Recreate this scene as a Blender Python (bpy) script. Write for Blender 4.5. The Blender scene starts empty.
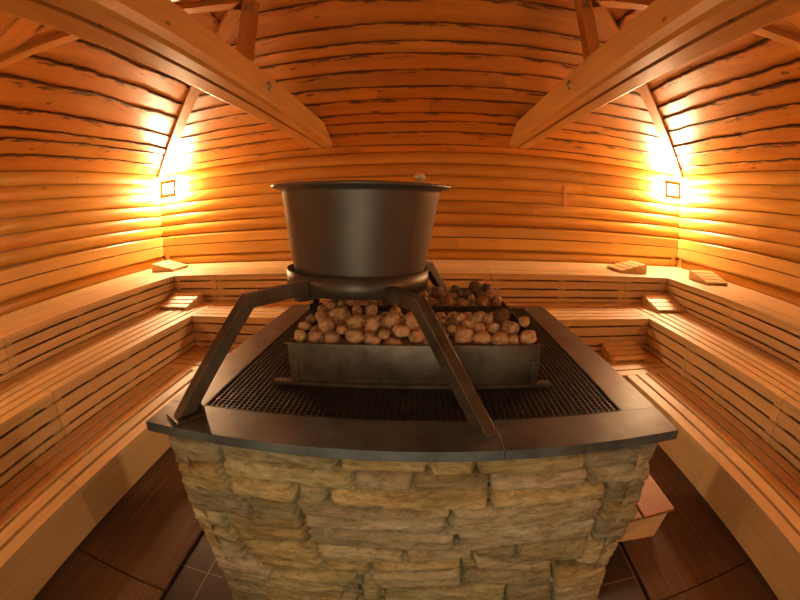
import bpy, math, random
from mathutils import Vector, Matrix, noise
random.seed(7)
C = bpy.context.scene.collection
PI = math.pi
# ------------------------------------------------------------------ room dimensions (metres)
W = 4.06; D = 5.26; FY = -0.35; ZT = 2.438
ZU, ZM, ZL = 0.995, 0.685, 0.36             # bench tops
DU, DM, DL = 1.063, 1.755, 2.309            # side bench fronts measured from the wall
BU, BM, BL = 1.193, 1.889, 2.49             # back bench fronts measured from the wall
RY, RX, RZ = 2.577, 1.37, 3.453             # ridge
ZS = 1.095                                  # stove slab top
SY0, SY1 = 0.752, 2.185
SX0, SX1 = -0.742, 0.708
QUADS = [[(-0.7, 1.039), (-0.524, 1.047), (-0.538, 0.973), (-0.707, 0.937)], [(-0.702, 0.936), (-0.534, 0.97), (-0.524, 0.866), (-0.706, 0.86)], [(-0.707, 0.857), (-0.521, 0.861), (-0.468, 0.767), (-0.709, 0.756)], [(-0.711, 0.752), (-0.577, 0.776), (-0.596, 0.69), (-0.701, 0.665)], [(-0.704, 0.657), (-0.565, 0.681), (-0.566, 0.619), (-0.7, 0.6)], [(-0.702, 0.595), (-0.562, 0.618), (-0.565, 0.546), (-0.704, 0.503)], [(-0.702, 0.5), (-0.488, 0.54), (-0.483, 0.446), (-0.689, 0.44)], [(-0.69, 0.436), (-0.48, 0.438), (-0.532, 0.309), (-0.704, 0.298)], [(-0.708, 0.285), (-0.526, 0.312), (-0.557, 0.186), (-0.724, 0.154)], [(-0.521, 1.047), (-0.192, 1.047), (-0.196, 1.004), (-0.525, 0.988)], [(-0.526, 0.984), (-0.162, 0.986), (-0.159, 0.935), (-0.531, 0.929)], [(-0.529, 0.926), (-0.311, 0.925), (-0.328, 0.863), (-0.517, 0.864)], [(-0.31, 0.921), (-0.233, 0.928), (-0.234, 0.878), (-0.324, 0.864)], [(-0.474, 0.861), (-0.329, 0.857), (-0.329, 0.782), (-0.467, 0.771)], [(-0.575, 0.77), (-0.326, 0.776), (-0.316, 0.683), (-0.545, 0.66)], [(-0.554, 0.647), (-0.305, 0.676), (-0.282, 0.56), (-0.504, 0.514)], [(-0.493, 0.469), (-0.172, 0.547), (-0.236, 0.433), (-0.539, 0.373)], [(-0.543, 0.357), (-0.236, 0.426), (-0.258, 0.287), (-0.588, 0.182)], [(-0.187, 1.046), (0.042, 1.046), (0.021, 0.999), (-0.187, 0.994)], [(0.046, 1.046), (0.138, 1.047), (0.154, 0.996), (0.031, 0.991)], [(0.143, 1.047), (0.44, 1.044), (0.443, 0.984), (0.16, 0.993)], [(0.443, 1.048), (0.677, 1.045), (0.679, 0.967), (0.447, 0.983)], [(-0.155, 0.985), (-0.008, 0.988), (-0.008, 0.943), (-0.153, 0.937)], [(-0.006, 0.987), (0.188, 0.985), (0.193, 0.935), (-0.003, 0.941)], [(0.19, 0.988), (0.466, 0.975), (0.457, 0.925), (0.197, 0.932)], [(0.198, 0.927), (0.537, 0.907), (0.545, 0.854), (0.204, 0.873)], [(0.47, 0.974), (0.679, 0.965), (0.686, 0.905), (0.474, 0.927)], [(0.551, 0.906), (0.684, 0.901), (0.691, 0.805), (0.562, 0.832)], [(-0.226, 0.926), (0.191, 0.928), (0.197, 0.871), (-0.225, 0.873)], [(-0.318, 0.853), (0.098, 0.865), (0.081, 0.801), (-0.303, 0.766)], [(0.102, 0.865), (0.547, 0.848), (0.55, 0.779), (0.086, 0.783)], [(-0.066, 0.786), (0.081, 0.796), (0.08, 0.772), (-0.039, 0.768)], [(-0.304, 0.76), (0.113, 0.767), (0.123, 0.696), (-0.295, 0.686)], [(0.119, 0.777), (0.547, 0.772), (0.545, 0.697), (0.13, 0.696)], [(0.558, 0.831), (0.686, 0.802), (0.699, 0.737), (0.559, 0.765)], [(-0.296, 0.68), (-0.03, 0.682), (-0.03, 0.643), (-0.275, 0.617)], [(-0.024, 0.683), (0.174, 0.685), (0.175, 0.637), (-0.024, 0.641)], [(0.181, 0.688), (0.304, 0.69), (0.315, 0.632), (0.181, 0.65)], [(0.307, 0.692), (0.549, 0.684), (0.552, 0.569), (0.317, 0.634)], [(0.561, 0.76), (0.686, 0.732), (0.682, 0.636), (0.555, 0.687)], [(-0.276, 0.608), (-0.138, 0.628), (-0.129, 0.566), (-0.27, 0.557)], [(-0.13, 0.626), (0.143, 0.634), (0.147, 0.59), (-0.125, 0.575)], [(0.182, 0.643), (0.439, 0.602), (0.454, 0.538), (0.189, 0.587)], [(0.552, 0.676), (0.683, 0.62), (0.673, 0.507), (0.533, 0.557)], [(-0.163, 0.554), (0.148, 0.582), (0.155, 0.51), (-0.099, 0.489)], [(-0.168, 0.492), (-0.103, 0.485), (-0.112, 0.385), (-0.171, 0.383)], [(0.156, 0.579), (0.457, 0.532), (0.473, 0.44), (0.162, 0.518)], [(0.461, 0.531), (0.679, 0.49), (0.699, 0.378), (0.491, 0.429)], [(-0.093, 0.48), (0.307, 0.493), (0.316, 0.376), (-0.097, 0.365)], [(0.311, 0.485), (0.48, 0.429), (0.515, 0.292), (0.326, 0.359)], [(0.494, 0.418), (0.704, 0.366), (0.746, 0.186), (0.538, 0.253)]]
ST1= [(-0.364, 1.145, 1.24, 0.0221), (-0.321, 1.145, 1.237, 0.0251), (-0.263, 1.145, 1.239, 0.0232), (-0.362, 1.195, 1.257, 0.0179), (-0.34, 1.195, 1.249, 0.013), (-0.296, 1.195, 1.26, 0.0273), (-0.354, 1.25, 1.269, 0.0152), (-0.322, 1.25, 1.276, 0.0218), (-0.265, 1.25, 1.282, 0.0331), (-0.233, 1.145, 1.259, 0.0153), (-0.197, 1.145, 1.244, 0.0252), (-0.202, 1.195, 1.274, 0.0245), (-0.325, 1.31, 1.291, 0.0157), (-0.239, 1.31, 1.306, 0.0154), (-0.145, 1.195, 1.263, 0.0267), (-0.141, 1.145, 1.234, 0.0236), (-0.165, 1.31, 1.285, 0.0256), (-0.086, 1.195, 1.279, 0.0281), (-0.077, 1.145, 1.23, 0.0235), (-0.101, 1.145, 1.247, 0.0166), (-0.05, 1.145, 1.256, 0.0226), (-0.015, 1.195, 1.275, 0.0272), (0.005, 1.145, 1.244, 0.0219), (0.032, 1.145, 1.237, 0.0196), (-0.215, 1.31, 1.288, 0.0189), (-0.081, 1.31, 1.282, 0.017), (-0.264, 1.31, 1.305, 0.0155), (-0.3, 1.31, 1.298, 0.0173), (0.107, 1.195, 1.274, 0.0211), (0.142, 1.145, 1.249, 0.025), (0.19, 1.145, 1.242, 0.0252), (0.252, 1.145, 1.235, 0.0262), (0.292, 1.145, 1.235, 0.0171), (0.333, 1.145, 1.241, 0.025), (0.301, 1.19, 1.263, 0.0255), (0.327, 1.19, 1.275, 0.0192), (0.281, 1.3, 1.269, 0.0267), (0.153, 1.195, 1.278, 0.0188), (0.19, 1.195, 1.262, 0.0197), (0.232, 1.195, 1.264, 0.019), (0.132, 1.195, 1.283, 0.0125), (0.179, 1.195, 1.284, 0.0157), (0.221, 1.195, 1.28, 0.0158), (0.095, 1.145, 1.263, 0.0135), (0.068, 1.145, 1.247, 0.0196)]
ST2= [(-0.134, 1.64, 1.242, 0.0243), (-0.087, 1.64, 1.251, 0.0148), (-0.051, 1.64, 1.234, 0.0201), (-0.024, 1.64, 1.213, 0.0169), (-0.215, 1.64, 1.248, 0.0149), (-0.181, 1.64, 1.236, 0.0149), (-0.245, 1.64, 1.233, 0.0171), (0.124, 1.645, 1.236, 0.0233), (0.183, 1.645, 1.234, 0.0234), (0.269, 1.645, 1.237, 0.0278), (0.332, 1.645, 1.244, 0.0258), (0.2, 1.7, 1.262, 0.0252), (0.156, 1.76, 1.27, 0.0214), (0.256, 1.76, 1.284, 0.0272), (0.3, 1.76, 1.278, 0.0205), (0.314, 1.7, 1.261, 0.0243), (0.258, 1.7, 1.26, 0.0209), (0.149, 1.7, 1.248, 0.0175), (0.339, 1.76, 1.262, 0.016), (0.071, 1.7, 1.27, 0.0283), (0.045, 1.76, 1.272, 0.0225), (0.218, 1.645, 1.252, 0.017)]

# ------------------------------------------------------------------ materials
def mat(name):
    m = bpy.data.materials.new(name); m.use_nodes = True
    nt = m.node_tree; b = nt.nodes['Principled BSDF']
    return m, nt, b
def N(nt, t, **k):
    n = nt.nodes.new(t)
    for a, v in k.items():
        if a.startswith('i_'): n.inputs[int(a[2:])].default_value = v
        else: setattr(n, a, v)
    return n
def L(nt, a, b): nt.links.new(a, b)
def ramp(nt, src, stops):
    r = N(nt, 'ShaderNodeValToRGB'); e = r.color_ramp.elements
    while len(e) < len(stops): e.new(.5)
    for i, (p, c) in enumerate(stops):
        e[i].position = p; e[i].color = (*c, 1) if len(c) == 3 else c
    L(nt, src, r.inputs[0]); return r.outputs[0]
def mixc(nt, f, a, b, mode='MIX'):
    m = N(nt, 'ShaderNodeMix', data_type='RGBA', blend_type=mode)
    for i, s in ((0, f), (6, a), (7, b)):
        if hasattr(s, 'links'): L(nt, s, m.inputs[i])
        else: m.inputs[i].default_value = s if i == 0 else (*s, 1)
    return m.outputs[2]
def mth(nt, op, a, b=None, clamp=False):
    m = N(nt, 'ShaderNodeMath', operation=op, use_clamp=clamp)
    for i, s in ((0, a), (1, b)):
        if s is None: continue
        if hasattr(s, 'links'): L(nt, s, m.inputs[i])
        else: m.inputs[i].default_value = s
    return m.outputs[0]
def scaled_uv(nt, su, sv, layer='UVMap'):
    u = N(nt, 'ShaderNodeUVMap', uv_map=layer)
    mp = N(nt, 'ShaderNodeMapping'); mp.inputs['Scale'].default_value = (su, sv, 1)
    L(nt, u.outputs[0], mp.inputs[0]); return mp.outputs[0]
def wood(name, dark, light, knots=.5, rough=.45, grain=.5, bark=0.0, kr=.3, ks=(1.7, 4.2), knot_col=(.09, .03, .01)):
    m, nt, b = mat(name)
    g = N(nt, 'ShaderNodeTexNoise'); g.inputs['Scale'].default_value = 1; g.inputs['Detail'].default_value = 5; g.inputs['Roughness'].default_value = .6
    L(nt, scaled_uv(nt, 1.6, 45), g.inputs['Vector'])
    w = N(nt, 'ShaderNodeTexNoise'); w.inputs['Scale'].default_value = 1; w.inputs['Detail'].default_value = 2
    L(nt, scaled_uv(nt, .9, 7), w.inputs['Vector'])
    f = mth(nt, 'ADD', mth(nt, 'MULTIPLY', g.outputs[0], grain), mth(nt, 'MULTIPLY', w.outputs[0], 1 - grain))
    col = ramp(nt, f, [(.32, dark), (.68, light)])
    at = N(nt, 'ShaderNodeAttribute', attribute_name='tint')
    col = mixc(nt, 1.0, col, at.outputs['Color'], 'MULTIPLY')
    if knots:
        v = N(nt, 'ShaderNodeTexVoronoi'); v.inputs['Scale'].default_value = 1
        L(nt, scaled_uv(nt, *ks), v.inputs['Vector'])
        sz = N(nt, 'ShaderNodeSeparateColor'); L(nt, v.outputs['Color'], sz.inputs[0])
        rad = mth(nt, 'MULTIPLY', mth(nt, 'SUBTRACT', sz.outputs[0], 1 - knots), kr, True)
        k = mth(nt, 'SUBTRACT', rad, v.outputs['Distance'])
        k = mth(nt, 'MULTIPLY', k, 55, True)
        col = mixc(nt, mth(nt, 'MULTIPLY', k, .85), col, knot_col)
    if bark:
        e = N(nt, 'ShaderNodeUVMap', uv_map='edge'); sp = N(nt, 'ShaderNodeSeparateXYZ'); L(nt, e.outputs[0], sp.inputs[0])
        bn = N(nt, 'ShaderNodeTexNoise'); bn.inputs['Scale'].default_value = 1; bn.inputs['Detail'].default_value = 6; bn.inputs['Roughness'].default_value = .7
        L(nt, scaled_uv(nt, 2.6, 16), bn.inputs['Vector'])
        a = mth(nt, 'SUBTRACT', mth(nt, 'ADD', mth(nt, 'MULTIPLY', sp.outputs[1], .34), bn.outputs[0]), .74)
        a = mth(nt, 'MULTIPLY', a, 14, True)
        col = mixc(nt, mth(nt, 'MULTIPLY', a, bark), col, (.07, .022, .008))
    L(nt, col, b.inputs['Base Color'])
    b.inputs['Roughness'].default_value = rough
    bp = N(nt, 'ShaderNodeBump'); bp.inputs['Strength'].default_value = .12; bp.inputs['Distance'].default_value = .004
    L(nt, f, bp.inputs['Height']); L(nt, bp.outputs[0], b.inputs['Normal'])
    return m
def plain(name, col, rough=.5, metal=0.0, var=.25, scale=18, col2=None, bump=0.0, emit=None, stretch=(1, 1, 1)):
    m, nt, b = mat(name)
    tc = N(nt, 'ShaderNodeTexCoord'); mp = N(nt, 'ShaderNodeMapping'); mp.inputs['Scale'].default_value = stretch
    L(nt, tc.outputs['Object'], mp.inputs[0])
    n = N(nt, 'ShaderNodeTexNoise'); n.inputs['Scale'].default_value = scale; n.inputs['Detail'].default_value = 6; n.inputs['Roughness'].default_value = .6
    L(nt, mp.outputs[0], n.inputs['Vector'])
    c2 = col2 or tuple(c * (1 - var) for c in col)
    c = ramp(nt, n.outputs[0], [(.35, c2), (.65, col)])
    L(nt, c, b.inputs['Base Color']); b.inputs['Roughness'].default_value = rough; b.inputs['Metallic'].default_value = metal
    if bump:
        bp = N(nt, 'ShaderNodeBump'); bp.inputs['Strength'].default_value = bump; bp.inputs['Distance'].default_value = .01
        L(nt, n.outputs[0], bp.inputs['Height']); L(nt, bp.outputs[0], b.inputs['Normal'])
    if emit:
        b.inputs['Emission Color'].default_value = (*emit[0], 1); b.inputs['Emission Strength'].default_value = emit[1]
    return m
def ledge_stone():
    m, nt, b = mat('ledge_stone')
    tc = N(nt, 'ShaderNodeTexCoord'); mp = N(nt, 'ShaderNodeMapping'); mp.inputs['Scale'].default_value = (5, 5, 22)
    L(nt, tc.outputs['Object'], mp.inputs[0])
    n = N(nt, 'ShaderNodeTexNoise'); n.inputs['Scale'].default_value = 1; n.inputs['Detail'].default_value = 8; n.inputs['Roughness'].default_value = .65
    L(nt, mp.outputs[0], n.inputs['Vector'])
    n2 = N(nt, 'ShaderNodeTexNoise'); n2.inputs['Scale'].default_value = 9; n2.inputs['Detail'].default_value = 7; n2.inputs['Roughness'].default_value = .7
    L(nt, tc.outputs['Object'], n2.inputs['Vector'])
    c = ramp(nt, n.outputs[0], [(.3, (.235, .165, .075)), (.5, (.46, .345, .18)), (.72, (.65, .53, .34))])
    c = mixc(nt, mth(nt, 'MULTIPLY', mth(nt, 'SUBTRACT', n2.outputs[0], .52), 2.2, True), c, (.50, .27, .08))
    mp3 = N(nt, 'ShaderNodeMapping'); mp3.inputs['Scale'].default_value = (26, 26, 75); L(nt, tc.outputs['Object'], mp3.inputs[0])
    n3 = N(nt, 'ShaderNodeTexNoise'); n3.inputs['Scale'].default_value = 1; n3.inputs['Detail'].default_value = 6; n3.inputs['Roughness'].default_value = .75
    L(nt, mp3.outputs[0], n3.inputs['Vector'])
    c = mixc(nt, 1.0, c, ramp(nt, n3.outputs[0], [(.33, (.52, .47, .40)), (.5, (.95, .95, .95)), (.68, (1.2, 1.2, 1.22))]), 'MULTIPLY')
    at = N(nt, 'ShaderNodeAttribute', attribute_name='tint')
    c = mixc(nt, 1.0, c, at.outputs['Color'], 'MULTIPLY')
    L(nt, c, b.inputs['Base Color']); b.inputs['Roughness'].default_value = .7
    bp = N(nt, 'ShaderNodeBump'); bp.inputs['Strength'].default_value = 1.0; bp.inputs['Distance'].default_value = .02
    L(nt, mth(nt, 'ADD', mth(nt, 'ADD', n.outputs[0], n2.outputs[0]), mth(nt, 'MULTIPLY', n3.outputs[0], .7)), bp.inputs['Height']); L(nt, bp.outputs[0], b.inputs['Normal'])
    return m
def tiles():
    m, nt, b = mat('dark_floor_tile')
    tc = N(nt, 'ShaderNodeTexCoord'); mp = N(nt, 'ShaderNodeMapping'); mp.inputs['Location'].default_value = (.105, -.125, 0)
    L(nt, tc.outputs['Object'], mp.inputs[0])
    br = N(nt, 'ShaderNodeTexBrick', offset=0.0, squash=1.0)
    for k, v in (('Scale', 1), ('Mortar Size', .0035), ('Brick Width', .3), ('Row Height', .3), ('Bias', 0), ('Mortar Smooth', .1)): br.inputs[k].default_value = v
    br.inputs['Color1'].default_value = (.016, .013, .012, 1); br.inputs['Color2'].default_value = (.022, .017, .015, 1); br.inputs['Mortar'].default_value = (.16, .12, .085, 1)
    L(nt, mp.outputs[0], br.inputs['Vector'])
    L(nt, br.outputs['Color'], b.inputs['Base Color']); b.inputs['Roughness'].default_value = .5
    return m
def sauna_rock():
    m, nt, b = mat('sauna_rock')
    oi = N(nt, 'ShaderNodeObjectInfo'); tc = N(nt, 'ShaderNodeTexCoord')
    n = N(nt, 'ShaderNodeTexNoise', noise_dimensions='4D'); n.inputs['Scale'].default_value = 1.6; n.inputs['Detail'].default_value = 7; n.inputs['Roughness'].default_value = .7
    L(nt, tc.outputs['Object'], n.inputs['Vector']); L(nt, mth(nt, 'MULTIPLY', oi.outputs['Random'], 40), n.inputs['W'])
    c = ramp(nt, n.outputs[0], [(.34, (.20, .09, .035)), (.5, (.54, .30, .13)), (.72, (.76, .49, .25))])
    L(nt, mixc(nt, 1.0, c, oi.outputs['Color'], 'MULTIPLY'), b.inputs['Base Color']); b.inputs['Roughness'].default_value = .7
    bp = N(nt, 'ShaderNodeBump'); bp.inputs['Strength'].default_value = .4; bp.inputs['Distance'].default_value = .1
    L(nt, n.outputs[0], bp.inputs['Height']); L(nt, bp.outputs[0], b.inputs['Normal'])
    return m
M = dict(
    log=wood('log_pine', (.50, .235, .034), (.70, .385, .07), .42, .32, .45, kr=.2),
    roof=wood('roof_pine', (.43, .165, .028), (.63, .27, .050), .66, .36, .4, bark=.95, kr=.30, ks=(2.3, 5.5)),
    beam=wood('beam_pine', (.46, .205, .045), (.65, .32, .078), .3, .42, .5),
    bench=wood('bench_wood', (.62, .41, .175), (.77, .56, .28), 0, .5, .55),
    backrest=wood('backrest_wood', (.58, .33, .075), (.72, .44, .115), 0, .42, .5),
    mat=wood('mat_wood', (.155, .075, .035), (.26, .135, .065), 0, .6, .5),
    door=wood('door_wood', (.5, .25, .07), (.66, .36, .12), 0, .5, .5),
    slate=plain('slate_slab', (.088, .098, .090), .4, 0, .3, 9, (.036, .037, .031), .12),
    steel=plain('dark_steel', (.12, .098, .070), .45, .6, .3, 14, (.065, .05, .034), .05),
    kettle=plain('kettle_steel', (.12, .10, .078), .42, .55, .2, 4, (.09, .075, .06), .02),
    tray=plain('tray_steel', (.19, .15, .10), .34, .8, .4, 7, (.075, .05, .035), .04),
    grate=plain('grate_steel', (.075, .05, .032), .5, .6, .4, 20),
    soot=plain('soot', (.012, .010, .009), .9),
    zinc=plain('zinc_plate', (.45, .38, .25), .4, .8),
    mortar=plain('mortar', (.07, .05, .03), .9),
    frame=plain('lamp_frame_wood', (.30, .11, .045), .5),
    glow=plain('lamp_glass', (.9, .8, .6), .3, emit=((1, .72, .41), 640)),
    knob=plain('pale_knob', (.75, .62, .4), .2, .3),
    glass=plain('door_glass', (.8, .85, .85), .1),
    green=plain('green_lamp', (.1, .5, .3), .4, emit=((.1, 1, .45), 2.0)),
    stone=ledge_stone(), tile=tiles(), rock=sauna_rock())

M['glass'].node_tree.nodes['Principled BSDF'].inputs['Transmission Weight'].default_value = 1.0
# ------------------------------------------------------------------ mesh builder
class MB:
    def __init__(s): s.v = []; s.f = []; s.uv = []; s.ed = []; s.t = []; s.sm = []
    def face(s, pts, uv=None, tint=(1, 1, 1), edge=None, smooth=False):
        n = len(s.v); s.v += [tuple(p) for p in pts]; s.f.append(tuple(range(n, n + len(pts))))
        s.uv.append(uv or [(0, 0)] * len(pts)); s.ed.append(edge or [(0, 0)] * len(pts)); s.t.append(tint); s.sm.append(smooth)
    def grid(s, P, UV, tint=(1, 1, 1), smooth=True, ED=None, flip=False):
        n = len(s.v); R, K = len(P), len(P[0])
        for row in P: s.v += [tuple(p) for p in row]
        for i in range(R - 1):
            for j in range(K - 1):
                q = [(i, j), (i, j + 1), (i + 1, j + 1), (i + 1, j)]
                if flip: q.reverse()
                s.f.append(tuple(n + a * K + b for a, b in q))
                s.uv.append([UV[a][b] for a, b in q]); s.ed.append([ED[a][b] for a, b in q] if ED else [(0, 0)] * 4)
                s.t.append(tint); s.sm.append(smooth)
    def box(s, lo, hi, along=None, tint=None, mtx=None):
        """axis aligned box (optionally transformed); the grain runs along axis 'along'"""
        lo = Vector(lo); hi = Vector(hi); sz = hi - lo
        if along is None: along = max(range(3), key=lambda i: sz[i])
        if tint is None: k = random.uniform(.86, 1.08); tint = (k, k * random.uniform(.96, 1.02), k * random.uniform(.92, 1.04))
        ou, ov = random.uniform(0, 50), random.uniform(0, 50)
        c = [Vector((lo[0] if not i & 1 else hi[0], lo[1] if not i & 2 else hi[1], lo[2] if not i & 4 else hi[2])) for i in range(8)]
        for idx, ax in (((0, 4, 6, 2), 0), ((1, 3, 7, 5), 0), ((0, 1, 5, 4), 1), ((2, 6, 7, 3), 1), ((0, 2, 3, 1), 2), ((4, 5, 7, 6), 2)):
            oth = [a for a in range(3) if a != ax]
            ua = along if along != ax else oth[0]
            va = [a for a in oth if a != ua][0]
            uv = [(c[i][ua] + ou, c[i][va] + ov + ax * .37) for i in idx]
            pts = [mtx @ c[i] if mtx else c[i] for i in idx]
            s.face(pts, uv, tint)
    def sweep(s, prof, p0, p1, up, tint=(1, 1, 1), smooth=False, cap=True):
        """extrude the closed 2-D profile (side, up) from p0 to p1"""
        p0 = Vector(p0); p1 = Vector(p1); d = (p1 - p0).normalized(); up = Vector(up); sd = d.cross(up).normalized(); up = sd.cross(d).normalized()
        A = [p0 + sd * a + up * b for a, b in prof]; B = [p1 + sd * a + up * b for a, b in prof]
        ln = (p1 - p0).length; n = len(prof); ou, ov = random.uniform(0, 50), random.uniform(0, 50); acc = 0
        for i in range(n):
            j = (i + 1) % n; w = math.dist(prof[i], prof[j])
            s.face([A[i], A[j], B[j], B[i]], [(ou, ov + acc), (ou, ov + acc + w), (ou + ln, ov + acc + w), (ou + ln, ov + acc)], tint, smooth=smooth); acc += w
        if cap: s.face(A[::-1]); s.face(B)
    def lathe(s, prof, c=(0, 0, 0), n=64, smooth=True):
        P = []; UV = []
        for i in range(len(prof)):
            r, z = prof[i]
            P.append([(c[0] + r * math.cos(2 * PI * k / n), c[1] + r * math.sin(2 * PI * k / n), c[2] + z) for k in range(n + 1)])
            UV.append([(k / n, z) for k in range(n + 1)])
        s.grid(P, UV, smooth=smooth)
    def build(s, name, m, parent=None, loc=None, bevel=0.0, merge=True, smooth_angle=None, fixn=True):
        me = bpy.data.meshes.new(name)
        off = Vector(loc) if loc is not None else Vector((0, 0, 0))
        me.from_pydata([tuple(Vector(v) - off) for v in s.v], [], s.f)
        for nm, data in (('UVMap', s.uv), ('edge', s.ed)):
            l = me.uv_layers.new(name=nm); l.data.foreach_set('uv', [c for f in data for p in f for c in p])
        a = me.color_attributes.new('tint', 'FLOAT_COLOR', 'CORNER')
        a.data.foreach_set('color', [c for f, t in zip(s.f, s.t) for _ in f for c in (*t, 1.0)])
        me.polygons.foreach_set('use_smooth', s.sm)
        if merge:
            import bmesh
            bm = bmesh.new(); bm.from_mesh(me); bmesh.ops.remove_doubles(bm, verts=bm.verts, dist=1e-5)
            if fixn: bmesh.ops.recalc_face_normals(bm, faces=bm.faces)
            bm.to_mesh(me); bm.free()
        me.update(); me.materials.append(m)
        o = bpy.data.objects.new(name, me); C.objects.link(o)
        if parent is not None: o.parent = parent
        elif loc is not None: o.location = off
        if bevel:
            b = o.modifiers.new('bevel', 'BEVEL'); b.width = bevel; b.segments = 2; b.limit_method = 'ANGLE'; b.harden_normals = False
        return o
def tag(o, label, cat, group=None):
    o['label'] = label; o['category'] = cat
    if group: o['group'] = group
    return o
def thing(name, label, cat, loc=(0, 0, 0), rz=0, group=None):
    o = bpy.data.objects.new(name, None); o.empty_display_size = .1; C.objects.link(o)
    o.location = loc; o.rotation_euler = (0, 0, rz); return tag(o, label, cat, group)
def struct(mb, name, m, **k):
    o = mb.build(name, m, **k); o['kind'] = 'structure'; return o
def dup(root, loc, rz=None, label=None):
    r = root.copy(); C.objects.link(r); r.location = loc
    if rz is not None: r.rotation_euler = (0, 0, rz)
    if label: r['label'] = label
    for ch in root.children:
        c = ch.copy(); C.objects.link(c); c.parent = r
        for g in ch.children:
            d = g.copy(); C.objects.link(d); d.parent = c
    return r
def nz(x, y=0, z=0): return noise.noise(Vector((x, y, z)))

# ------------------------------------------------------------------ floor
mb = MB(); mb.face([(-W - .1, FY - .1, 0), (W + .1, FY - .1, 0), (W + .1, D + .1, 0), (-W - .1, D + .1, 0)])
struct(mb, 'floor', M['tile'])
# ------------------------------------------------------------------ log walls
LOGH = .1655
def log_wall(name, origin, e, n, length, holes=None):
    """origin = wall foot, e = along, n = inward normal"""
    mb = MB(); e = Vector(e); n = Vector(n); o = Vector(origin)
    z1 = ZT; k = 0
    prof = [(0.0, -.045), (.040, -.042), (.048, -.004), (.09, .003), (.18, .010), (.35, .0165), (.5, .018), (.65, .0165), (.82, .010), (.91, .003), (.952, -.004), (.96, -.042), (1.0, -.045)]
    while z1 > .02:
        z0 = max(z1 - LOGH * random.uniform(.97, 1.03), 0)
        if z0 < .05: z0 = 0
        cuts = [0.0]; x = random.uniform(1.5, 4.2)
        while x < length - .8: cuts.append(x); x += random.uniform(2.2, 4.5)
        cuts.append(length)
        for a, b in zip(cuts[:-1], cuts[1:]):
            if holes and a < holes[1] and b > holes[0] and z0 < holes[2]:
                segs = [(a, min(b, holes[0])), (max(a, holes[1]), b)]
            else: segs = [(a, b)]
            for a_, b_ in segs:
                if b_ - a_ < .02: continue
                g = .0015; t = random.uniform(.85, 1.08); tint = (t, t * random.uniform(.94, 1.03), t * random.uniform(.9, 1.05))
                m_ = max(2, int((b_ - a_) / .22)); ou, ov = random.uniform(0, 60), random.uniform(0, 60)
                P = []; UV = []
                for i in range(m_ + 1):
                    s_ = a_ + g + (b_ - a_ - 2 * g) * i / m_
                    lo = z0 + .0025 * nz(s_ * 1.7, z0 * 9); hi = z1 + .0025 * nz(s_ * 1.7, z1 * 9); dd = .004 * nz(s_ * 1.1, z0 * 5, 3)
                    P.append([o + e * s_ + n * (q + dd) + Vector((0, 0, lo + (hi - lo) * p)) for p, q in prof])
                    UV.append([(ou + s_, ov + p * .2) for p, q in prof])
                mb.grid(P, UV, tint)
        z1 = z0
    # solid backing behind the logs
    E = e * length; bk = -n * .06; f = -n * .026
    if holes is None:
        mb.face([o + f, o + f + E, o + f + E + Vector((0, 0, ZT)), o + f + Vector((0, 0, ZT))], tint=(.5, .5, .5))
        mb.face([o + bk, o + bk + E, o + bk + E + Vector((0, 0, ZT)), o + bk + Vector((0, 0, ZT))], tint=(.5, .5, .5))
    else:
        for x0, x1, y0, y1 in ((0, holes[0], 0, ZT), (holes[1], length, 0, ZT), (holes[0], holes[1], holes[2], ZT)):
            mb.face([o + f + e * x0 + Vector((0, 0, y0)), o + f + e * x1 + Vector((0, 0, y0)), o + f + e * x1 + Vector((0, 0, y1)), o + f + e * x0 + Vector((0, 0, y1))], tint=(.5, .5, .5))
    return struct(mb, name, M['log'], merge=False)
log_wall('wall_back', (-W, D, 0), (1, 0, 0), (0, -1, 0), 2 * W)
log_wall('wall_left', (-W, FY, 0), (0, 1, 0), (1, 0, 0), D - FY)
log_wall('wall_right', (W, FY, 0), (0, 1, 0), (-1, 0, 0), D - FY)
log_wall('wall_front', (-W, FY, 0), (1, 0, 0), (0, 1, 0), 2 * W, holes=(W - .55, W + .55, 2.05))

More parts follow.
